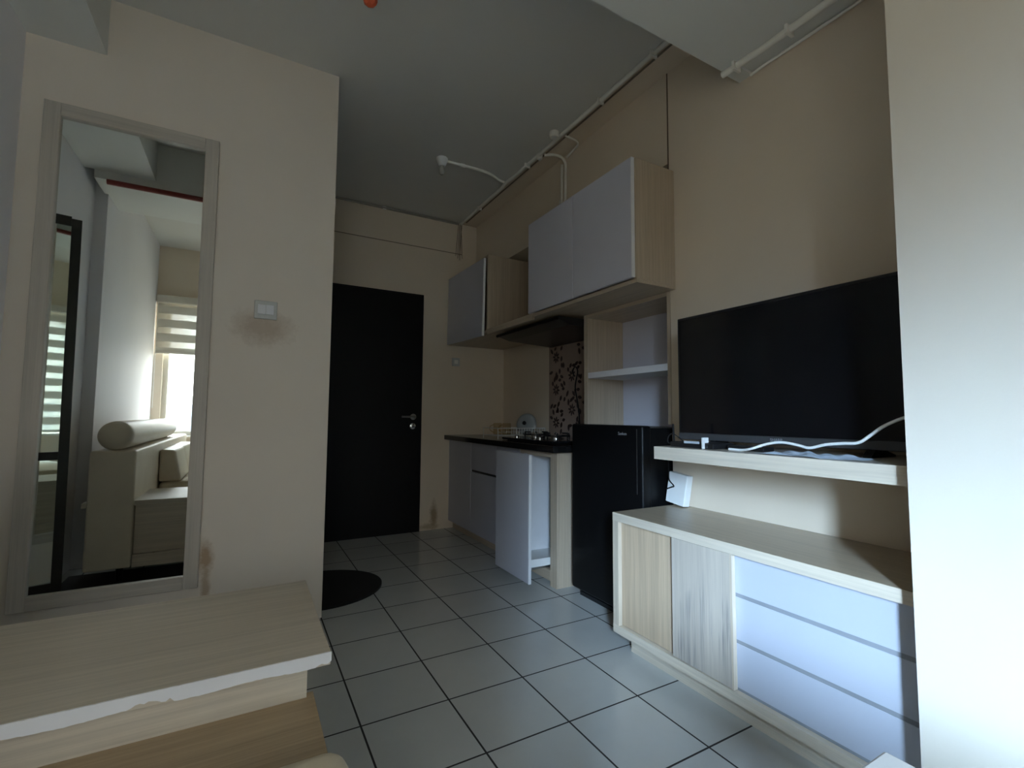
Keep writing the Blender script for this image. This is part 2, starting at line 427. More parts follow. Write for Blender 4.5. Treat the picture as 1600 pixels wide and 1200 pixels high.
# entrance door
d = MB().box(0.498, 1.332, YD - 0.012, YD + 0.04, 0.0005, 2.055, 0.001).build('door_1', M['black']); d['kind'] = 'structure'
h = MB().tube([(1.262, YD - 0.012, 0.985), (1.262, YD - 0.055, 0.985), (1.25, YD - 0.062, 0.985), (1.15, YD - 0.062, 0.987)], 0.009, 10)
h.lathe((1.262, YD - 0.013, 0.985), [(0.026, 0), (0.026, 0.008), (0.022, 0.011)], (0, -1, 0))
h.build('door_handle', M['steel'], d, True)
k = MB().lathe((1.258, YD - 0.013, 0.905), [(0.026, 0), (0.026, 0.006), (0.022, 0.009)], (0, -1, 0))
kk = k.build('keyhole_cover', M['chrome'], d, True)
MB().prism([(1.253, 0.892), (1.263, 0.892), (1.261, 0.914), (1.255, 0.914)], YD - 0.0235, YD - 0.0215, 'Y').build('keyhole', M['blackpl'], kk)
struct('door_frame_trim_5'.replace('door_frame_', ''), MB().box(1.33, 1.337, YD - 0.016, YD + 0.06, 0, 2.062).box(0.50, 1.337, YD - 0.016, YD + 0.06, 2.055, 2.066), M['black'])

# window with two blinds
wf = MB()
for a, b_ in ((WX0, WX0 + 0.05), (-0.34, -0.29), (0.38, 0.43), (WX1 - 0.05, WX1)): wf.box(a, b_, YR - 0.10, YR - 0.04, WZ0, WZ1)
wf.box(WX0, WX1, YR - 0.101, YR - 0.041, WZ0, WZ0 + 0.05).box(WX0, WX1, YR - 0.101, YR - 0.041, WZ1 - 0.05, WZ1)
wo = struct('window_1', wf, M['alu'])
for a, b_ in ((WX0 + 0.05, -0.34), (-0.29, 0.38), (0.43, WX1 - 0.05)):
    MB().box(a, b_, YR - 0.074, YR - 0.068, WZ0 + 0.05, WZ1 - 0.05).build('window_pane', M['glass'], wo)
MB().box(WX0 - 0.03, WX1 + 0.03, YR - 0.04, YR + 0.05, WZ0 - 0.03, WZ0, 0.004).build('window_sill', M['alu'], wo)

# buildings seen through the window
bt = thing('apartment_building', 'grey-blue apartment block seen outside the window, pale storey below', 'building', (-4, -30, -12))
MB().box(-16, 10, -38, -30, -12, -0.9).build('lower_storeys', M['facadew'], bt)
MB().box(-14, 9, -37, -31, -0.9, 1.6).build('upper_storey', M['facade'], bt)

# ------------------------------------------------------------------ blinds
def blind(x0, x1, zb, label):
    t = thing('zebra_blind', label, 'blind', ((x0 + x1) / 2, YR + 0.05, WZ1 + 0.05), 'zebra blinds at the window')
    MB().box(x0, x1, YR + 0.005, YR + 0.09, WZ1 + 0.01, WZ1 + 0.09, 0.008).build('cassette', M['alu'], t)
    MB().box(x0 + 0.01, x1 - 0.01, YR + 0.045, YR + 0.047, zb, WZ1 + 0.02).build('blind_fabric', M['blind'], t)
    MB().box(x0 + 0.008, x1 - 0.008, YR + 0.036, YR + 0.056, zb - 0.03, zb, 0.005).build('bottom_rail', M['alu'], t)
    MB().tube([(x0 + 0.012, YR + 0.07, WZ1 + 0.02), (x0 + 0.012, YR + 0.07, 1.05)], 0.0025, 6).build('pull_cord', M['white'], t)
blind(-0.87, -0.30, 1.66, 'half-raised cream zebra blind in the left corner of the window')
blind(-0.28, 1.12, 0.80, 'wide cream zebra blind lowered almost to the sill')

# ------------------------------------------------------------------ wall mirror
t = thing('wall_mirror', 'tall mirror in a grey-beige wooden frame on the cream wall', 'mirror', (-0.46, YM, 0.24))
fx0, fx1, fz0, fz1, fwid = -0.765, -0.158, 0.238, 2.268, 0.054
multi().box(fx0, fx0 + fwid, YM - 0.028, YM, fz0, fz1, 0.002).box(fx1 - fwid, fx1, YM - 0.028, YM, fz0, fz1, 0.002).build('side_rail', M['frame'], t)
multi().box(fx0 + fwid, fx1 - fwid, YM - 0.0275, YM, fz1 - fwid, fz1, 0.002).box(fx0 + fwid, fx1 - fwid, YM - 0.0275, YM, fz0, fz0 + fwid, 0.002).build('cross_rail', M['framex'], t)
MB().box(fx0 + fwid - 0.002, fx1 - fwid + 0.002, YM - 0.012, YM - 0.004, fz0 + fwid - 0.002, fz1 - fwid + 0.002).build('mirror_glass', M['mirror'], t)

# dark framed mirror on the left wall (seen in the reflection)
t = thing('dark_framed_mirror', 'narrow black-framed mirror standing askew by the left wall, seen in the tall mirror', 'mirror', (-0.87, 1.93, 0.0))
def askew(mb):
    bmesh.ops.rotate(mb.bm, verts=mb.bm.verts, cent=(0, 0, 0), matrix=Matrix.Rotation(math.radians(-15.2), 3, 'Z') @ Matrix.Rotation(math.radians(-0.5), 3, 'Y'))
    bmesh.ops.translate(mb.bm, verts=mb.bm.verts, vec=(-0.765, 1.90, 0.005)); return mb
askew(MB().box(-0.040, 0.0, -0.03, 0.0, 0.0, 1.99, 0.002).box(-0.140, -0.040, -0.03, 0.0, 1.95, 2.0, 0.002)
      .box(-0.140, -0.131, -0.03, 0.0, 0.0, 1.95, 0.001).box(-0.131, -0.040, -0.03, 0.0, 0.10, 0.16, 0.001).box(-0.131, -0.040, -0.03, 0.002, 0.76, 0.80, 0.001)).build('dark_frame', M['darkframe'], t)
askew(MB().box(-0.132, -0.039, -0.02, -0.006, 0.15, 1.955)).build('mirror_glass', M['mirror'], t)

# ------------------------------------------------------------------ light switch, sockets
def plate(name, label, cat, cx, cz, wy, wz, rock=2, yw=YM):
    t = thing(name, label, cat, (cx, yw, cz - wz / 2))
    MB().box(cx - wy / 2, cx + wy / 2, yw - 0.012, yw, cz - wz / 2, cz + wz / 2, 0.003).build('face_plate', M['plate'], t)
    return t
t = plate('light_switch', 'white double rocker light switch above a brown smudge, right of the mirror', 'switch', 0.062, 1.50, 0.098, 0.088)
for i in (0, 1):
    x0 = 0.062 - 0.034 + i * 0.035
    rk = MB().prism([(YM - 0.012, 1.478), (YM - 0.020, 1.478), (YM - 0.015, 1.524), (YM - 0.012, 1.524)], x0, x0 + 0.033, 'X')
    rk.build('rocker', M['edge'], t)
t = plate('light_switch', 'small cream switch plate on the wall left of the kitchen', 'switch', 1.655, 1.488, 0.075, 0.075, yw=YD)
MB().box(1.637, 1.673, YD - 0.016, YD - 0.011, 1.470, 1.506, 0.002).build('rocker', M['trunk'], t)

# ------------------------------------------------------------------ daybed along the left wall
bed = thing('daybed', 'pale oak daybed with a flat head shelf and worn white front edge', 'bed', (-0.2, 0.3, 0.0))
ZB = 0.495
bt_ = MB().box(-0.78, 0.178, 1.103, 1.60, ZB - 0.028, ZB, 0.002).build('head_shelf', M['bench'], bed)
# chipped white edge on the front of the head shelf
e = MB(); n = 150; top = []; bot = []
for i in range(n + 1):
    x = -0.78 + (0.179 + 0.78) * i / n
    f = 0.5 + 0.5 * math.sin(i * 1.7) * math.sin(i * 0.37)
    top.append((x, ZB - 0.0005 - 0.002 * random.random() * max(0, f - 0.4)))
    bot.append((x, ZB - 0.0245 + 0.002 * math.sin(i * 0.21) - 0.0012 * random.random() + (0.007 * random.random() if math.sin(i * 0.13 + 1) > 0.8 else 0)))
e.prism(top + bot[::-1], 1.1005, 1.104, 'Y').build('chipped_edge', M['edge'], bt_)
MB().box(-0.76, 0.135, 1.125, 1.145, 0.40, ZB - 0.028, 0.001).build('front_rail', M['bench'], bed)
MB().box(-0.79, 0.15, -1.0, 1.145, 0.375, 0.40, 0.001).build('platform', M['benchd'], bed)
multi().box(-0.54, 0.12, 1.555, 1.59, 0.19, ZB - 0.028, 0.001).box(-0.54, 0.12, 1.595, 1.615, 0.12, 0.19, 0.001).build('end_panel', M['oakX'], bed)
MB().box(0.10, 0.12, -1.0, 1.555, 0.12, 0.375, 0.001).build('side_panel', M['oakY'], bed)
for y in (1.45, 0.2, -0.9):
    for x in (-0.62, 0.03):
        MB().tube([(x, y, 0.0), (x, y, 0.375)], 0.018, 12).build('leg', M['blackpl'], bed, True)
MB().box(-0.755, -0.545, -1.0, 1.62, 0.12, 0.785, 0.012, 3).build('backrest', M['leather'], bed)

o = MB().box(-0.54, 0.155, -0.95, 0.80, 0.402, 0.50, 0.035, 5).build('mattress', M['sheet'], None, True)
tag(o, 'cream mattress on the daybed with a rounded corner at the bottom edge', 'mattress')
recenter(o, (-0.2, -0.05, 0.402))

prof = [(0.0, 0.0), (0.045, 0.002), (0.07, 0.012), (0.082, 0.03), (0.084, 0.06), (0.084, 1.94), (0.082, 1.97), (0.07, 1.988), (0.0, 2.0)]
o = MB().lathe((-0.65, 1.62, 0.869), [(r_, h_ * 1.0) for r_, h_ in prof], (0, -1, 0), 36).build('bolster', M['leather'], None, True)
tag(o, 'long cream bolster lying on the backrest, seen in the tall mirror', 'bolster')
recenter(o, (-0.65, 0.62, 0.785))

def cushion(y0, y1, label):
    c = MB().prism([(-0.542, 0.502), (-0.40, 0.502), (-0.445, 0.73), (-0.542, 0.735)], y0, y1, 'Y')
    bmesh.ops.bevel(c.bm, geom=c.bm.edges[:], offset=0.02, segments=4, affect='EDGES', profile=0.5)
    o = c.build('back_cushion', M['leather'], None, True)
    tag(o, label, 'cushion', 'cushions along the backrest'); recenter(o, (-0.48, (y0 + y1) / 2, 0.502))
cushion(0.25, 0.95 - 0.15, 'wedge cushion against the backrest nearest the head shelf, seen in the mirror')
cushion(-0.40, 0.24, 'wedge cushion further along the backrest, behind the nearest one')

# added dark sheet for shade under the bed (only the mirror shows it)
o = MB().box(-0.90, 0.10, 1.22, 1.86, 0.0, 0.012, 0.004).build('under_bed_shade', M['rubber']); tag(o, 'dark sheet added for the black shade under the bed, seen low in the mirror', 'shade')
recenter(o, (-0.34, 1.99, 0))

# table corner at the lower right
t = thing('side_table', 'white table with only one corner showing at the bottom right', 'table', (0.6, 0.1, 0))
MB().box(0.30, 0.862, -0.25, 0.379, 0.475, 0.50, 0.004).build('table_top', M['table'], t)
for x in (0.34, 0.82):
    for y in (-0.2, 0.33): MB().box(x - 0.02, x + 0.02, y - 0.02, y + 0.02, 0, 0.475).build('leg', M['edge'], t)

# ------------------------------------------------------------------ doormat
mt_ = MB(); mt_.prism([(0.394 + 0.354 * math.cos(a * PI / 32), 2.955 + 0.313 * math.sin(a * PI / 32)) for a in range(64)], 0.0005, 0.012)
o = mt_.build('doormat', M['rubber']); tag(o, 'black oval doormat on the tiles at the corner of the wall', 'doormat'); recenter(o, (0.394, 2.955, 0.0))

# ------------------------------------------------------------------ TV console
t = thing('tv_console', 'low pale oak media console with white drawers under the television', 'cabinet', (1.64, 1.08, 0.0))
CX = 1.43; C0, C1 = YP + 0.006, 1.636; CZ0, CZ1 = 0.070, 0.580
MB().box(CX, XTV - 0.003, C0, C1, CZ1 - 0.035, CZ1, 0.002).build('console_top', M['top'], t)
multi().box(CX - 0.001, CX + 0.02, C0, C1 + 0.0005, CZ1 - 0.0355, CZ1 - 0.001).box(CX - 0.001, CX + 0.02, C0, C1, CZ0, CZ0 + 0.034).build('front_rail', M['oakY'], t)
multi().box(CX - 0.0005, XTV - 0.003, C1 - 0.034, C1, CZ0, CZ1 - 0.035).box(CX + 0.04, XTV - 0.003, C0, C0 + 0.018, CZ0, CZ1 - 0.035).build('side_panel', M['oakZ'], t)
multi().box(CX + 0.02, XTV - 0.003, C0, C1, CZ0 + 0.001, CZ0 + 0.03).box(XTV - 0.012, XTV - 0.003, C0 + 0.02, C1 - 0.036, CZ0 + 0.03, CZ1 - 0.035).build('carcass_panel', M['oakY'], t)
MB().box(1.475, XTV - 0.02, C0 + 0.01, 1.575, 0.0, CZ0).build('plinth', M['oakY'], t)
dr = MB().box(CX + 0.018, CX + 0.034, 1.30, C1 - 0.035, CZ0 + 0.036, CZ1 - 0.038, 0.001).build('door', M['oakF'], t)
dr['label'] = 'plain warm oak door at the left end'
dr = MB().box(CX + 0.0015, CX + 0.016, 1.058, 1.308, CZ0 + 0.038, CZ1 - 0.037, 0.001).build('door', M['oakS'], t)
dr['label'] = 'grey streaked sliding door'
MB().box(CX, CX + 0.018, 1.050, 1.0575, CZ0 + 0.037, CZ1 - 0.0365).build('edge_band', M['oakZ'], dr)
zs = [(0.4165, 0.542), (0.2655, 0.4035), (0.112, 0.253)]
for a, b_ in zs:
    MB().box(CX + 0.020, CX + 0.038, C0 + 0.018, 1.055, a, b_, 0.001).build('drawer', M['drawer'], t)
MB().box(CX + 0.0215, CX + 0.036, C0 + 0.018, 1.055, 0.10, 0.54).build('groove_strip', M['groove'], t)

# ------------------------------------------------------------------ TV shelf
t = thing('wall_shelf', 'thick pale wall shelf carrying the television', 'shelf', (1.64, 0.95, 0.834))
MB().box(1.43, XTV - 0.002, YP + 0.004, 1.385, 0.834, 0.883, 0.002).build('shelf_board', wood('shelf_dark_top', (0.50, 0.44, 0.37), 'Y', 0.08, 0.3), t)
MB().box(1.428, 1.432, YP + 0.004, 1.386, 0.8335, 0.8825).build('front_edge', M['oakY'], t)
MB().prism([(1.60, 0.833), (XTV - 0.001, 0.833), (XTV - 0.001, 0.77)], 1.355, 1.375, 'Y').build('bracket', M['oakZ'], t)

# ------------------------------------------------------------------ television
t = thing('television', 'large flat black television standing on the wall shelf', 'television', (1.66, 0.995, 0.883))
TX = 1.64; T0, T1, TZ0, TZ1 = 0.548, 1.446, 0.905, 1.430
MB().box(TX, TX + 0.035, T0, T1, TZ0, TZ1, 0.004).box(TX + 0.035, TX + 0.065, T0 + 0.12, T1 - 0.12, TZ0 + 0.02, TZ1 - 0.18, 0.01).build('casing', M['blackpl'], t)
MB().box(TX - 0.0015, TX + 0.002, T0 + 0.012, T1 - 0.012, TZ0 + 0.030, TZ1 - 0.012).build('screen', M['screen'], t)
MB().box(TX - 0.003, TX + 0.001, T0 + 0.002, T1 - 0.002, TZ0 + 0.002, TZ0 + 0.028, 0.001).build('lower_bezel', plain('grey_black_bezel', (0.05, 0.05, 0.052), 0.3), t)
for y in (0.72, 1.27):
    MB().prism([(TX - 0.03, 0.8832), (TX + 0.12, 0.8832), (TX + 0.12, 0.888), (TX + 0.03, 0.912), (TX + 0.005, 0.912), (TX - 0.03, 0.888)], y - 0.012, y + 0.012, 'Y').build('stand_foot', M['blackpl'], t)

def text(txt, size, loc, normal_minus_x=True, mat=None, parent=None, name='brand_lettering', depth=0.0004, roty=None):
    cu = bpy.data.curves.new(name, 'FONT'); cu.body = txt; cu.size = size; cu.extrude = depth; cu.align_x = 'CENTER'; cu.align_y = 'CENTER'
    tmp = bpy.data.objects.new('tmp', cu); COL.objects.link(tmp)
    dg = bpy.context.evaluated_depsgraph_get(); me = bpy.data.meshes.new_from_object(tmp.evaluated_get(dg))
    bpy.data.objects.remove(tmp)
    # text plane: reading direction -Y, up +Z, facing -X
    mtx = Matrix(((0, 0, -1, loc[0]), (-1, 0, 0, loc[1]), (0, 1, 0, loc[2]), (0, 0, 0, 1)))
    me.transform(mtx); me.transform(Matrix.Translation(-world_org(parent)))
    me.materials.clear(); me.materials.append(mat)
    o = bpy.data.objects.new(name, me); COL.objects.link(o); o.parent = parent; return o
text('SHARP', 0.015, (TX - 0.0035, 1.012, TZ0 + 0.016), mat=M['logo'], parent=t)

# set-top box, adapter, cable, bag on the shelf
t = thing('set_top_box', 'small black box with an antenna at the left end of the shelf', 'set-top box', (1.53, 1.26, 0.883))
MB().box(1.48, 1.595, 1.15, 1.35, 0.8832, 0.904, 0.003).build('box_body', M['blackpl'], t)
MB().tube([(1.52, 1.365, 0.884), (1.52, 1.37, 0.972)], 0.004, 8).build('antenna', M['blackpl'], t, True)
MB().tube(smoothpath([(1.56, 1.35, 0.90), (1.53, 1.375, 0.93), (1.50, 1.372, 0.925), (1.49, 1.37, 0.90), (1.50, 1.355, 0.893)]), 0.0025, 6).build('loop_wire', M['blackpl'], t, True)
MB().box(1.4785, 1.4805, 1.21, 1.28, 0.900, 0.909).build('display', plain('blue_white_label', (0.45, 0.5, 0.55), 0.4), t)
o = MB().box(1.478, 1.498, 1.183, 1.193, 0.905, 0.925, 0.001).box(1.470, 1.4775, 1.183, 1.193, 0.884, 0.925, 0.001).build('plug', M['white']); tag(o, 'tiny white plug against the black set-top box', 'plug'); recenter(o, (1.475, 1.188, 0.884))
o = MB().box(1.53, 1.59, 0.99, 1.13, 0.8832, 0.899, 0.003).build('remote_control', M['blackpl']); tag(o, 'flat black remote control lying on the shelf beside the white cable', 'remote control'); recenter(o, (1.53, 1.06, 0.8832))
pth = smoothpath([(1.50, 1.10, 0.888), (1.50, 1.05, 0.888), (1.49, 1.01, 0.895), (1.51, 0.965, 0.913), (1.515, 0.92, 0.921), (1.518, 0.87, 0.915), (1.52, 0.835, 0.908), (1.52, 0.79, 0.920), (1.52, 0.74, 0.927), (1.52, 0.70, 0.931), (1.52, 0.67, 0.952), (1.52, 0.635, 0.980), (1.525, 0.59, 1.003), (1.53, 0.55, 1.012), (1.56, 0.542, 1.02)], 6)
o = MB().tube(pth, 0.0045, 10).build('white_cable', M['white'], None, True); tag(o, 'loose white cable waving in front of the television', 'cable')
recenter(o, (1.51, 0.83, 0.8832))
# crumpled plastic bag
bg_ = bmesh.new(); bmesh.ops.create_grid(bg_, x_segments=26, y_segments=14, size=0.5)
for v in bg_.verts:
    x = v.co.x * 0.30; y = v.co.y * 0.11
    z = 0.006 + 0.006 * math.sin(x * 47 + y * 20) * math.cos(y * 60) + 0.003 * math.sin(x * 110 - y * 70)
    edge = min(1, (0.5 - abs(v.co.x)) * 5) * min(1, (0.5 - abs(v.co.y)) * 5)
    v.co = Vector((1.515 + y + 0.01 * math.sin(x * 30), 0.82 + x, 0.8845 + max(0, z) * (0.15 + 0.85 * edge)))
ex = bmesh.ops.solidify(bg_, geom=bg_.faces[:], thickness=0.0006)
b2 = MB(); b2._merge(bg_)
o = b2.build('plastic_bag', M['bag'], None, True); tag(o, 'crumpled bluish clear plastic bag lying flat under the white cable', 'bag'); recenter(o, (1.515, 0.82, 0.8845))

# white adapter box leaning on the wall above the console, with black wire
t = thing('adapter_box', 'white plastic box leaning on the wall at the left end of the console', 'box', (1.80, 1.60, 0.58))
b3 = MB().box(-0.02, 0.02, -0.055, 0.055, 0, 0.145, 0.004)
bmesh.ops.rotate(b3.bm, verts=b3.bm.verts, cent=(0, 0, 0), matrix=Matrix.Rotation(math.radians(7), 3, 'X') @ Matrix.Rotation(math.radians(4), 3, 'Y'))
bmesh.ops.translate(b3.bm, verts=b3.bm.verts, vec=(1.80, 1.605, 0.589))
b3.build('box_shell', M['white'], t)
MB().tube(smoothpath([(1.79, 1.645, 0.83), (1.785, 1.64, 0.74), (1.782, 1.635, 0.70), (1.78, 1.605, 0.675), (1.775, 1.615, 0.668), (1.78, 1.65, 0.655)]), 0.003, 6).build('black_wire', M['blackpl'], t, True)

# ------------------------------------------------------------------ refrigerator
t = thing('refrigerator', 'black one-door refrigerator between the kitchen units and the console', 'refrigerator', (1.88, 1.93, 0))
MB().box(1.705, 2.12, 1.685, 2.215, 0.02, 0.945, 0.006).build('body', M['fridge'], t)
dd = MB().box(1.64, 1.70, 1.665, 2.225, 0.045, 0.957, 0.012, 4).build('door', M['fridge'], t, True)
MB().box(1.6385, 1.6405, 1.700, 1.703, 0.63, 0.94).build('handle_strip', M['steel'], dd)
MB().box(1.70, 1.706, 1.69, 2.21, 0.05, 0.945).build('door_gasket', M['blackpl'], t)
MB().box(1.68, 2.13, 1.70, 2.20, 0.0, 0.02).build('plinth', M['blackpl'], t)
text('Sanken', 0.022, (1.6385, 1.80, 0.915), mat=M['logo'], parent=dd)

# ------------------------------------------------------------------ open shelf unit
t = thing('open_shelf_unit', 'open oak shelf unit with lilac back above the refrigerator', 'shelf unit', (2.0, 2.02, 0.962))
U0, U1 = YE + 0.003, 2.378; UX = 1.85
multi().box(UX, XK - 0.002, U1 - 0.036, U1, 0.83, 1.652, 0.001).box(UX, XK - 0.002, U0, U0 + 0.022, 0.962, 1.652, 0.001).build('side_panel', M['kZ'], t)
MB().box(UX, XK - 0.002, U0 + 0.022, U1 - 0.036, 1.617, 1.652).build('top_panel', M['kY'], t)
MB().box(XK - 0.012, XK - 0.002, U0 + 0.022, U1 - 0.036, 0.84, 1.617).build('back_panel', M['lilac'], t)
MB().box(UX + 0.004, XK - 0.012, U0 + 0.022, U1 - 0.036, 1.236, 1.272, 0.001).build('shelf', M['edge'], t)

# ------------------------------------------------------------------ upper cabinets
KX = 1.57
t = thing('wall_cabinet', 'oak wall cabinet with two lilac doors, high above the stove', 'cabinet', (1.86, 2.12, 1.635), 'kitchen wall cabinets')
A0, A1 = YE - 0.035, 2.575
MB().box(KX + 0.018, XK - 0.003, YE + 0.003, A1, 1.637, 1.657).box(KX + 0.018, XTV - 0.002, A0, YE + 0.003, 1.637, 1.657).build('bottom_board', M['kY'], t)
multi().box(KX + 0.018, XTV - 0.002, A0, A0 + 0.018, 1.657, 2.248).box(KX + 0.018, XK - 0.003, A1 - 0.018, A1, 1.657, 2.248).build('side_panel', M['kZ'], t)
multi().box(KX + 0.018, XTV - 0.002, A0 + 0.018, A1 - 0.018, 2.23, 2.248).box(XK - 0.012, XK - 0.003, YE + 0.003, A1 - 0.018, 1.657, 2.248).build('carcass_panel', M['kY'], t)
MB().box(KX - 0.001, KX + 0.017, 1.652, 2.114, 1.662, 2.252, 0.002).build('door', M['lilac'], t)
MB().box(KX - 0.001, KX + 0.017, 2.119, 2.60, 1.662, 2.252, 0.002).build('door', M['lilac'], t)
MB().box(KX - 0.0015, KX + 0.0175, 1.646, 1.652, 1.662, 2.252, 0.001).build('edge_band', M['edge'], t)

t = thing('wall_cabinet', 'single-door lilac wall cabinet in the corner beside the entrance', 'cabinet', (1.86, 3.64, 1.635), 'kitchen wall cabinets')
B0, B1 = 3.235, YD - 0.003
MB().box(KX + 0.018, XK - 0.003, B0, B1, 1.637, 1.657).build('bottom_board', M['kY'], t)
multi().box(KX + 0.018, XK - 0.003, B0, B0 + 0.018, 1.657, 2.248).box(KX + 0.018, XK - 0.003, B1 - 0.018, B1, 1.657, 2.248).build('side_panel', M['kZ'], t)
multi().box(KX + 0.018, XK - 0.003, B0 + 0.018, B1 - 0.018, 2.23, 2.248).box(XK - 0.012, XK - 0.003, B0 + 0.018, B1 - 0.018, 1.657, 2.23).build('carcass_panel', M['kY'], t)
# door slightly sagging and ajar
dm = MB().box(0, 0.018, -0.775, 0, 0, 0.60, 0.002)
mr = Matrix.Rotation(math.radians(-1.6), 3, 'Z') @ Matrix.Rotation(math.radians(2.2), 3, 'X')
bmesh.ops.rotate(dm.bm, verts=dm.bm.verts, cent=(0, 0, 0.3), matrix=mr)
bmesh.ops.translate(dm.bm, verts=dm.bm.verts, vec=(KX - 0.004, B1 - 0.012, 1.640))
dr = dm.build('door', M['lilac'], t)
ed = MB().box(0.0, 0.019, -0.781, -0.775, 0, 0.60)
bmesh.ops.rotate(ed.bm, verts=ed.bm.verts, cent=(0, 0, 0.3), matrix=mr)
bmesh.ops.translate(ed.bm, verts=ed.bm.verts, vec=(KX - 0.004, B1 - 0.012, 1.640))
ed.build('edge_band', M['edge'], dr)

MB().box(KX - 0.022, KX - 0.012, B0 + 0.035, B0 + 0.05, 1.66, 1.71, 0.002).build('handle', M['blackpl'], dr)
# open gap between: bottom board carrying the hood
t = thing('wall_shelf', 'oak board bridging the two kitchen wall cabinets over the hood', 'shelf', (1.86, 2.9, 1.637))
MB().box(KX + 0.018, XK - 0.003, A1 + 0.001, B0 - 0.001, 1.637, 1.657).box(KX + 0.016, KX + 0.034, A1 + 0.001, B0 - 0.001, 1.622, 1.662).build('board', M['kY'], t)

# cooker hood
t = thing('cooker_hood', 'slim black cooker hood under the kitchen wall cabinets', 'cooker hood', (1.9, 2.8, 1.56))
MB().prism([(1.66, 1.60), (1.66, 1.619), (XK - 0.012, 1.619), (XK - 0.012, 1.556), (1.75, 1.575)], 2.385, 3.18, 'Y').build('hood_body', M['blackpl'], t)
MB().tube([(1.652, 2.39, 1.606), (1.652, 3.19, 1.606)], 0.011, 12).build('front_lip', M['fridge'], t, True)

# splashback with leaf print
t = thing('splashback', 'taupe tile splashback printed with dark brown leaves behind the stove', 'tiles', (XK, 2.8, 0.826))
MB().box(XK - 0.006, XK - 0.0005, 2.39, 3.222, 0.826, 1.60).build('tile_panel', M['tile'], t)
lf = MB()
def leaf(y, z, a, L, W):
    pts = []
    for k in range(10):
        s_ = k / 9; pts.append((s_ * L, W * math.sin(PI * s_) ** 0.8))
    for k in range(8, 0, -1):
        s_ = k / 9; pts.append((s_ * L, -W * math.sin(PI * s_) ** 0.8))
    ca, sa = math.cos(a), math.sin(a)
    lf.prism([(y + p * ca - q * sa, z + p * sa + q * ca) for p, q in pts], XK - 0.0072, XK - 0.0058, 'X')
rnd = random.Random(3)
for col_ in range(4):
    yc = 3.12 - col_ * 0.21
    for j in range(3):
        zc = 0.95 + j * 0.26 + (0.10 if col_ % 2 else 0)
        if zc > 1.55: continue
        for k in range(8): leaf(yc + 0.008 * math.cos(k * PI / 4), zc + 0.008 * math.sin(k * PI / 4), k * PI / 4 + 0.2, 0.040, 0.008)
        for k in range(13):
            a = -0.5 + k * 0.52; rr = 0.062 + 0.007 * k
            y, z = yc + rr * 0.8 * math.cos(a + 1), zc + rr * math.sin(a + 1)
            if 2.41 < y < 3.18 and 0.86 < z < 1.54: leaf(y, z, a + rnd.uniform(0.2, 2.9), rnd.uniform(0.038, 0.056), 0.0125)
lf.build('leaf_print', M['leaf'], t)

o = MB().tube(smoothpath([(XK - 0.02, 2.86, 1.30), (XK - 0.02, 2.88, 1.34), (XK - 0.02, 2.85, 1.37), (XK - 0.02, 2.82, 1.33), (XK - 0.02, 2.85, 1.22), (XK - 0.02, 2.82, 1.10), (XK - 0.02, 2.80, 0.98), (XK - 0.02, 2.80, 0.85), (XK - 0.03, 2.80, 0.832)]), 0.005, 8).build('power_cord', M['blackpl'], None, True)
tag(o, 'black power cord looped in front of the leaf splashback', 'cord'); recenter(o, (XK - 0.02, 2.82, 0.832))

# ------------------------------------------------------------------ base units
BX = 1.605
t = thing('base_cabinet', 'lilac and oak kitchen base unit with its pull-out drawer half open', 'cabinet', (1.86, 3.2, 0.0))
G0, G1 = 2.325, YD - 0.003
multi().box(BX + 0.018, XK - 0.003, G0, G0 + 0.018, 0.0, 0.783).box(BX + 0.018, XK - 0.003, G1 - 0.018, G1, 0.06, 0.783).box(BX + 0.018, XK - 0.003, 2.745, 2.763, 0.08, 0.783).build('side_panel', M['kZ'], t)
MB().box(BX + 0.001, BX + 0.0175, G0, G0 + 0.065, 0.0, 0.783).build('stile', M['kZ'], t)
multi().box(BX + 0.0, BX + 0.0175, G0 + 0.065, 2.75, 0.752, 0.783).box(BX + 0.0, BX + 0.0175, G0 + 0.065, 2.75, 0.03, 0.09).build('rail', M['kY'], t)
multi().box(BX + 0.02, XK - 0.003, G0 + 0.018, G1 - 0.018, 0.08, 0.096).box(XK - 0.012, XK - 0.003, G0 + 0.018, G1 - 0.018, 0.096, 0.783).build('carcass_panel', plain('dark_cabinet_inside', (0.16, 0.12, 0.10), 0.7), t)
MB().box(BX + 0.045, BX + 0.06, G0 + 0.06, G1, 0.0, 0.08).build('kick_board', M['kY'], t)
MB().box(BX, BX + 0.017, 3.548, G1, 0.070, 0.778, 0.002).build('door', M['lilacb'], t)
MB().box(BX, BX + 0.017, 2.755, 3.09, 0.070, 0.778, 0.002).build('door', M['lilacb'], t)
MB().box(BX, BX + 0.017, 3.095, 3.543, 0.070, 0.548, 0.002).build('door', M['lilacb'], t)
MB().box(BX, BX + 0.017, 3.095, 3.543, 0.566, 0.778, 0.002).build('drawer', M['lilacb'], t)
MB().box(BX + 0.010, BX + 0.0172, 3.093, 3.545, 0.545, 0.569).build('grip_groove', M['blackpl'], t)
PX = 1.395
po = MB().box(PX, PX + 0.017, 2.297, 2.695, 0.071, 0.783, 0.003).build('pull_out_front', plain('pull_out_laminate', (0.52, 0.525, 0.58), 0.35, var=0.02), t)
MB().box(PX - 0.0005, PX + 0.0175, 2.289, 2.297, 0.071, 0.783, 0.002).build('edge_band', M['edge'], po)
MB().box(PX + 0.018, 1.95, 2.66, 2.675, 0.135, 0.757).build('inner_panel', M['edge'], po)
MB().box(PX + 0.018, 1.95, 2.41, 2.66, 0.115, 0.135).box(PX + 0.018, 1.95, 2.41, 2.42, 0.135, 0.16).build('tray', M['white'], po)
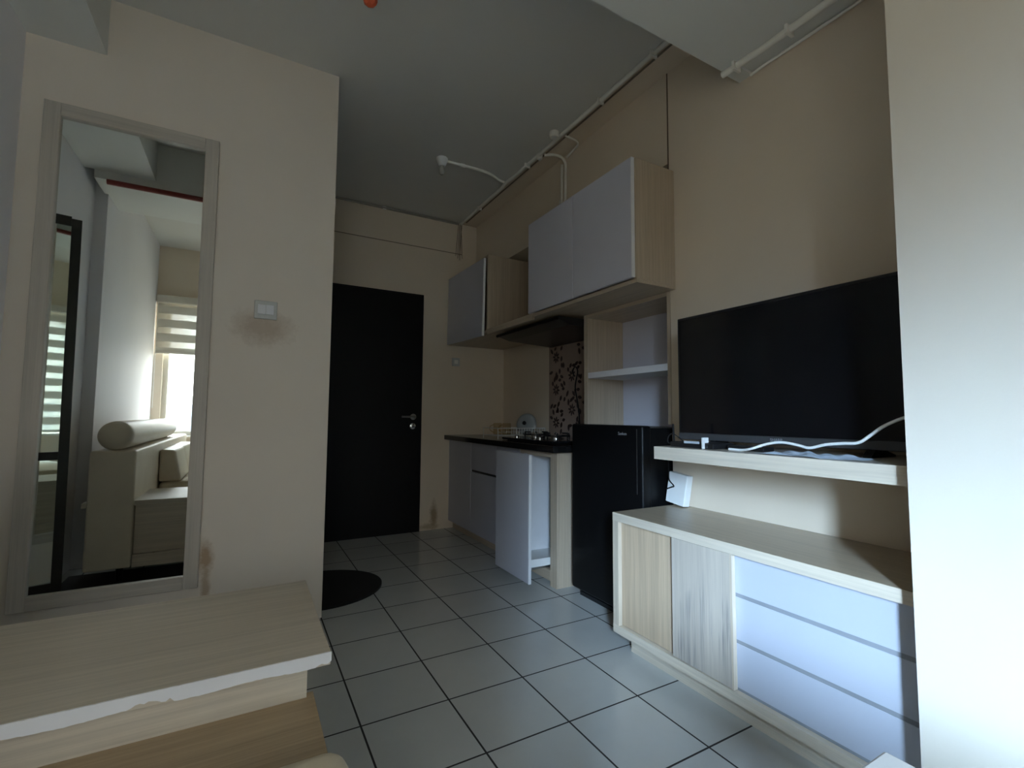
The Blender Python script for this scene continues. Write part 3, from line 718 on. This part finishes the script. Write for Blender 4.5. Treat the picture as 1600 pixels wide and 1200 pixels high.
MB().box(PX + 0.05, 1.95, 2.425, 2.44, 0.098, 0.113).build('runner', M['steel'], po)

o = MB().box(1.555, XK - 0.002, 2.29, YD - 0.002, 0.785, 0.825, 0.004, 3).build('worktop', M['stone']); tag(o, 'glossy black granite worktop along the kitchen base unit', 'worktop')
recenter(o, (1.86, 3.15, 0.785))

# ------------------------------------------------------------------ stove
t = thing('gas_stove', 'black two-burner gas stove on the worktop', 'stove', (1.87, 2.8, 0.826))
MB().box(1.64, 2.08, 2.42, 3.08, 0.832, 0.846, 0.004).build('glass_top', plain('black_stove_glass', (0.01, 0.01, 0.011), 0.1), t)
MB().box(1.67, 2.05, 2.45, 3.05, 0.8255, 0.832).build('stove_base', M['blackpl'], t)
for (x, y) in ((1.86, 2.955), (1.86, 2.70)):
    b_ = MB().lathe((x, y, 0.846), [(0.055, 0), (0.055, 0.006), (0.04, 0.010), (0.036, 0.024), (0.030, 0.028), (0.0, 0.029)]).build('burner', M['chrome'], t, True)
    g = MB()
    g.tube([(x + 0.095 * math.cos(a * PI / 16), y + 0.095 * math.sin(a * PI / 16), 0.866) for a in range(33)], 0.004, 6, False)
    for a in range(6):
        c_, s_ = math.cos(a * PI / 3), math.sin(a * PI / 3)
        g.tube([(x + 0.095 * c_, y + 0.095 * s_, 0.847), (x + 0.095 * c_, y + 0.095 * s_, 0.884), (x + 0.05 * c_, y + 0.05 * s_, 0.884)], 0.0045, 6)
    g.build('pan_support', M['blackpl'], t, True)
for y in (2.60, 2.90):
    MB().lathe((1.665, y, 0.846), [(0.016, 0), (0.016, 0.014), (0.012, 0.018)]).build('knob', M['chrome'], t, True)

# ------------------------------------------------------------------ dish rack and what stands in it
RX0, RX1, RY0, RY1 = 1.645, 2.06, 3.15, 3.40
t = thing('dish_rack', 'white wire dish rack on the worktop left of the stove', 'dish rack', ((RX0 + RX1) / 2, (RY0 + RY1) / 2, 0.826))
g = MB()
for z in (0.850, 0.905):
    g.tube([(RX0, RY0, z), (RX1, RY0, z), (RX1, RY1, z), (RX0, RY1, z), (RX0, RY0, z)], 0.0025, 6)
for x, y in ((RX0, RY0), (RX1, RY0), (RX1, RY1), (RX0, RY1)): g.tube([(x, y, 0.826), (x, y, 0.908)], 0.003, 6)
g.build('rim', M['wire'], t, True)
g = MB()
for i in range(1, 18):
    x = RX0 + (RX1 - RX0) * i / 18
    if i > 6: g.tube([(x, RY0, 0.905), (x, RY0, 0.850), (x, RY1, 0.850), (x, RY1, 0.905)], 0.0024, 5)
    else: g.tube([(x, RY0, 0.850), (x, RY1, 0.850)], 0.0016, 5)
g.tube([(RX0, RY0, 0.878), (RX1, RY0, 0.878)], 0.0016, 5)
g.build('basket_wires', M['wire'], t, True)
def mug(x, y, label):
    t = thing('glass_mug', label, 'mug', (x, y, 0.852), 'glass mugs upside down in the dish rack')
    MB().lathe((x, y, 0.853), [(0.030, 0), (0.034, 0.003), (0.034, 0.085), (0.031, 0.09), (0.0, 0.09)], seg=20).build('cup', M['smoke'], t, True)
    MB().tube(smoothpath([(x - 0.033, y + 0.005, 0.93), (x - 0.058, y + 0.01, 0.918), (x - 0.062, y + 0.01, 0.89), (x - 0.034, y + 0.005, 0.87)]), 0.004, 6).build('handle', M['smoke'], t, True)
mug(1.74, 3.34, 'upside-down brownish glass mug at the far left of the dish rack')
mug(1.775, 3.255, 'upside-down brownish glass mug nearer the front of the dish rack')
def disc(cx, cy, cz, r, label, name, mat, knob=False, tilt=0.25):
    ax = Vector((math.cos(-0.5) * -1, -0.6, tilt)).normalized()
    o_ = MB().lathe((cx, cy, cz), [(r, -0.002), (r + 0.002, 0.001), (r, 0.004), (r * 0.8, 0.010), (r * 0.4, 0.016), (0.0, 0.018)], ax, 32)
    if not knob:
        ob = o_.build(name, mat, None, True); tag(ob, label, 'plate'); recenter(ob, (cx, cy, cz - r)); return
    t = thing(name, label, 'lid', (cx, cy, cz - r))
    o_.build('lid_disc', mat, t, True)
    MB().lathe(Vector((cx, cy, cz)) + ax * 0.017, [(0.008, 0), (0.010, 0.012), (0.016, 0.018), (0.016, 0.026), (0.0, 0.028)], ax, 18).build('knob', M['blackpl'], t, True)
    MB().tube([Vector((cx, cy, cz)) + (ax.orthogonal().normalized() * math.cos(a * PI / 16) + ax.cross(ax.orthogonal().normalized()) * math.sin(a * PI / 16)) * (r + 0.001) for a in range(33)], 0.004, 8, False).build('steel_rim', M['steel'], t, True)
disc(1.945, 3.24, 0.936, 0.082, 'grey glass pan lid with black knob standing in the dish rack', 'pan_lid', M['lid'], True)
disc(1.995, 3.30, 0.930, 0.076, 'grey plate standing in the rack behind the pan lid', 'plate', M['lid'])

# ------------------------------------------------------------------ conduits, lamp, sprinkler
def conduit(name, pts, r, label, clips=(), mat=None):
    t = thing(name, label, 'conduit', pts[0])
    MB().tube(pts, r, 10).build('pipe', mat or M['trunk'], t, True)
    for c in clips:
        MB().box(c[0] - r * 1.7, c[0] + r * 1.7, c[1] - 0.006, c[1] + 0.006, c[2] - r * 1.5, c[2] + r * 1.5, 0.002).build('clip', M['trunk'], t)
    return t
XC = 1.678
conduit('conduit', [(XC, 4.0, ZC - 0.012), (XC, 3.2, ZC - 0.012), (XC - 0.012, 3.1, ZC - 0.012), (XC, 2.98, ZC - 0.012), (XC, 1.27, ZC - 0.012)], 0.0125,
        'long white conduit running down the kitchen ceiling', [(XC, y, ZC - 0.012) for y in (3.6, 2.8, 2.0, 1.6)])
conduit('conduit', [(XC + 0.034, 3.95, ZC - 0.010), (XC + 0.034, 1.27, ZC - 0.010)], 0.005,
        'thin dark strip as painted shadow beside the long ceiling conduit', (), plain('conduit_shadow_brown', (0.22, 0.18, 0.13), 0.6))  # dark strip drawn in for the shadow of the long conduit
conduit('conduit', smoothpath([(1.15, 3.04, ZC - 0.012), (1.42, 3.03, ZC - 0.012), (1.52, 3.05, ZC - 0.012), (1.60, 3.09, ZC - 0.012), (1.650, 3.10, ZC - 0.012)]), 0.010,
        'short white conduit on the ceiling leading to the bulb holder', [(1.28, 3.035, ZC - 0.012)])
conduit('conduit', [(0.37, YD - 0.014, ZC - 0.014), (1.66, YD - 0.014, ZC - 0.014)], 0.009,
        'grey conduit in the corner of ceiling and entrance wall', [(0.97, YD - 0.014, ZC - 0.014)], plain('dusty_grey_conduit', (0.34, 0.31, 0.26), 0.6))
XF = XB - 0.011
conduit('conduit', smoothpath([(1.705, 2.62, ZC - 0.018), (1.76, 2.585, ZC - 0.018), (1.815, 2.575, ZC - 0.025), (XF, 2.565, ZC - 0.06), (XF, 2.56, ZC - 0.11), (XF, 2.562, 2.60), (XF, 2.564, 2.256)]), 0.010,
        'white conduit bending from the ceiling down to the cabinet top, right of a pair', [(XF, 2.563, 2.44)])
conduit('conduit', [(XF, 2.600, 2.735), (XF, 2.605, 2.5), (XF, 2.612, 2.256)], 0.010,
        'straight white conduit down to the cabinet top, left of a pair', [(XF, 2.608, 2.47)])
conduit('conduit', smoothpath([(1.70, 2.37, ZC - 0.014), (1.79, 2.38, ZC - 0.014), (1.83, 2.41, ZC - 0.015), (1.836, 2.46, ZC - 0.020), (1.838, 2.53, ZC - 0.030), (1.838, 2.545, ZC - 0.032)]), 0.007,
        'curled white conduit looping beside the round junction box', [])
def jbox(x, y, r, label):
    t = thing('junction_box', label, 'junction box', (x, y, ZC))
    MB().lathe((x, y, ZC), [(r, 0), (r, 0.026), (r * 0.8, 0.034), (0, 0.036)], (0, 0, -1), 24).build('box_shell', M['trunk'], t, True)
    MB().lathe((x, y, ZC - 0.036), [(r * 0.55, 0), (r * 0.5, 0.004), (0, 0.005)], (0, 0, -1), 20).build('cover', M['white'], t, True)
jbox(1.632, 2.395, 0.031, 'round white junction box on the ceiling conduit, nearest the beam')
jbox(1.690, 2.655, 0.020, 'small white junction box where a conduit turns down the wall')

t = thing('bulb_holder', 'white ceiling bulb holder with a small bulb, near the entrance', 'lamp', (1.125, 3.04, ZC))
MB().lathe((1.125, 3.04, ZC), [(0.040, 0), (0.042, -0.012), (0.034, -0.030), (0.026, -0.050), (0.020, -0.055), (0, -0.056)], (0, 0, 1), 24).build('holder', M['white'], t, True)
MB().lathe((1.125, 3.04, ZC - 0.052), [(0.013, 0), (0.014, -0.015), (0.020, -0.035), (0.020, -0.052), (0.012, -0.064), (0, -0.067)], (0, 0, 1), 20).build('bulb', M['bulb'], t, True)

# conduits under the cross beam by the TV wall
conduit('conduit', [(1.735, 1.262, 2.474), (1.745, 1.09, 2.474), (1.745, 0.72, 2.474)], 0.014,
        'thick white conduit under the near beam beside the television wall', [(1.74, 1.20, 2.474), (1.745, 0.98, 2.474)])
conduit('conduit', [(1.836, 1.20, 2.470), (1.838, 1.15, 2.476), (1.840, 0.97, 2.476), (1.840, 0.72, 2.476)], 0.006,
        'thin white conduit behind the thick one under the near beam')
o = MB().prism([(1.75, 1.262), (XTV, 1.262), (XTV, 1.20), (1.76, 1.20)], 2.480, 2.488).build('plaster_patch', M['beam']); o['kind'] = 'structure'; o.name = 'trim_6'

# hanging wires in the far corner and small box on the beam
o = MB()
for (x0, x1_, zb) in ((1.655, 1.635, 2.475), (1.665, 1.655, 2.455), (1.672, 1.675, 2.44), (1.682, 1.700, 2.46), (1.69, 1.672, 2.48)):
    o.tube([(x0, YD - 0.02, ZC - 0.02), ((x0 + x1_) / 2, YD - 0.016, 2.62), (x1_, YD - 0.012, zb)], 0.0022, 5)
ob = o.build('loose_wires', plain('brown_wire', (0.14, 0.10, 0.06), 0.6), None, True); tag(ob, 'thin brown wires hanging down the far ceiling corner', 'wires'); recenter(ob, (1.67, YD - 0.015, 2.45))
# sprinkler and red pipe
t = thing('sprinkler', 'orange-red fire sprinkler hanging from the ceiling at the top of view', 'sprinkler', (0.358, 1.80, ZC))
MB().tube([(0.358, 1.80, ZC), (0.358, 1.80, 2.63)], 0.017, 14).build('drop_pipe', M['orange'], t, True)
MB().lathe((0.358, 1.80, 2.645), [(0.024, 0), (0.029, -0.008), (0.029, -0.026), (0.024, -0.040), (0.012, -0.048), (0, -0.049)], (0, 0, 1), 8).build('sprinkler_head', M['orange'], t)
t = thing('sprinkler_pipe', 'dark red fire pipe along the beam, seen in the tall mirror', 'pipe', (-0.2, 1.285, 2.462))
MB().tube([(XL + 0.01, 1.285, 2.465), (0.30, 1.285, 2.465)], 0.017, 12).tube([(0.30, 1.285, 2.465), (0.30, 1.285, ZC)], 0.017, 12).build('pipe', M['red'], t, True)

# things beside the near wall shadow edge: stub of skirting under the worktop side
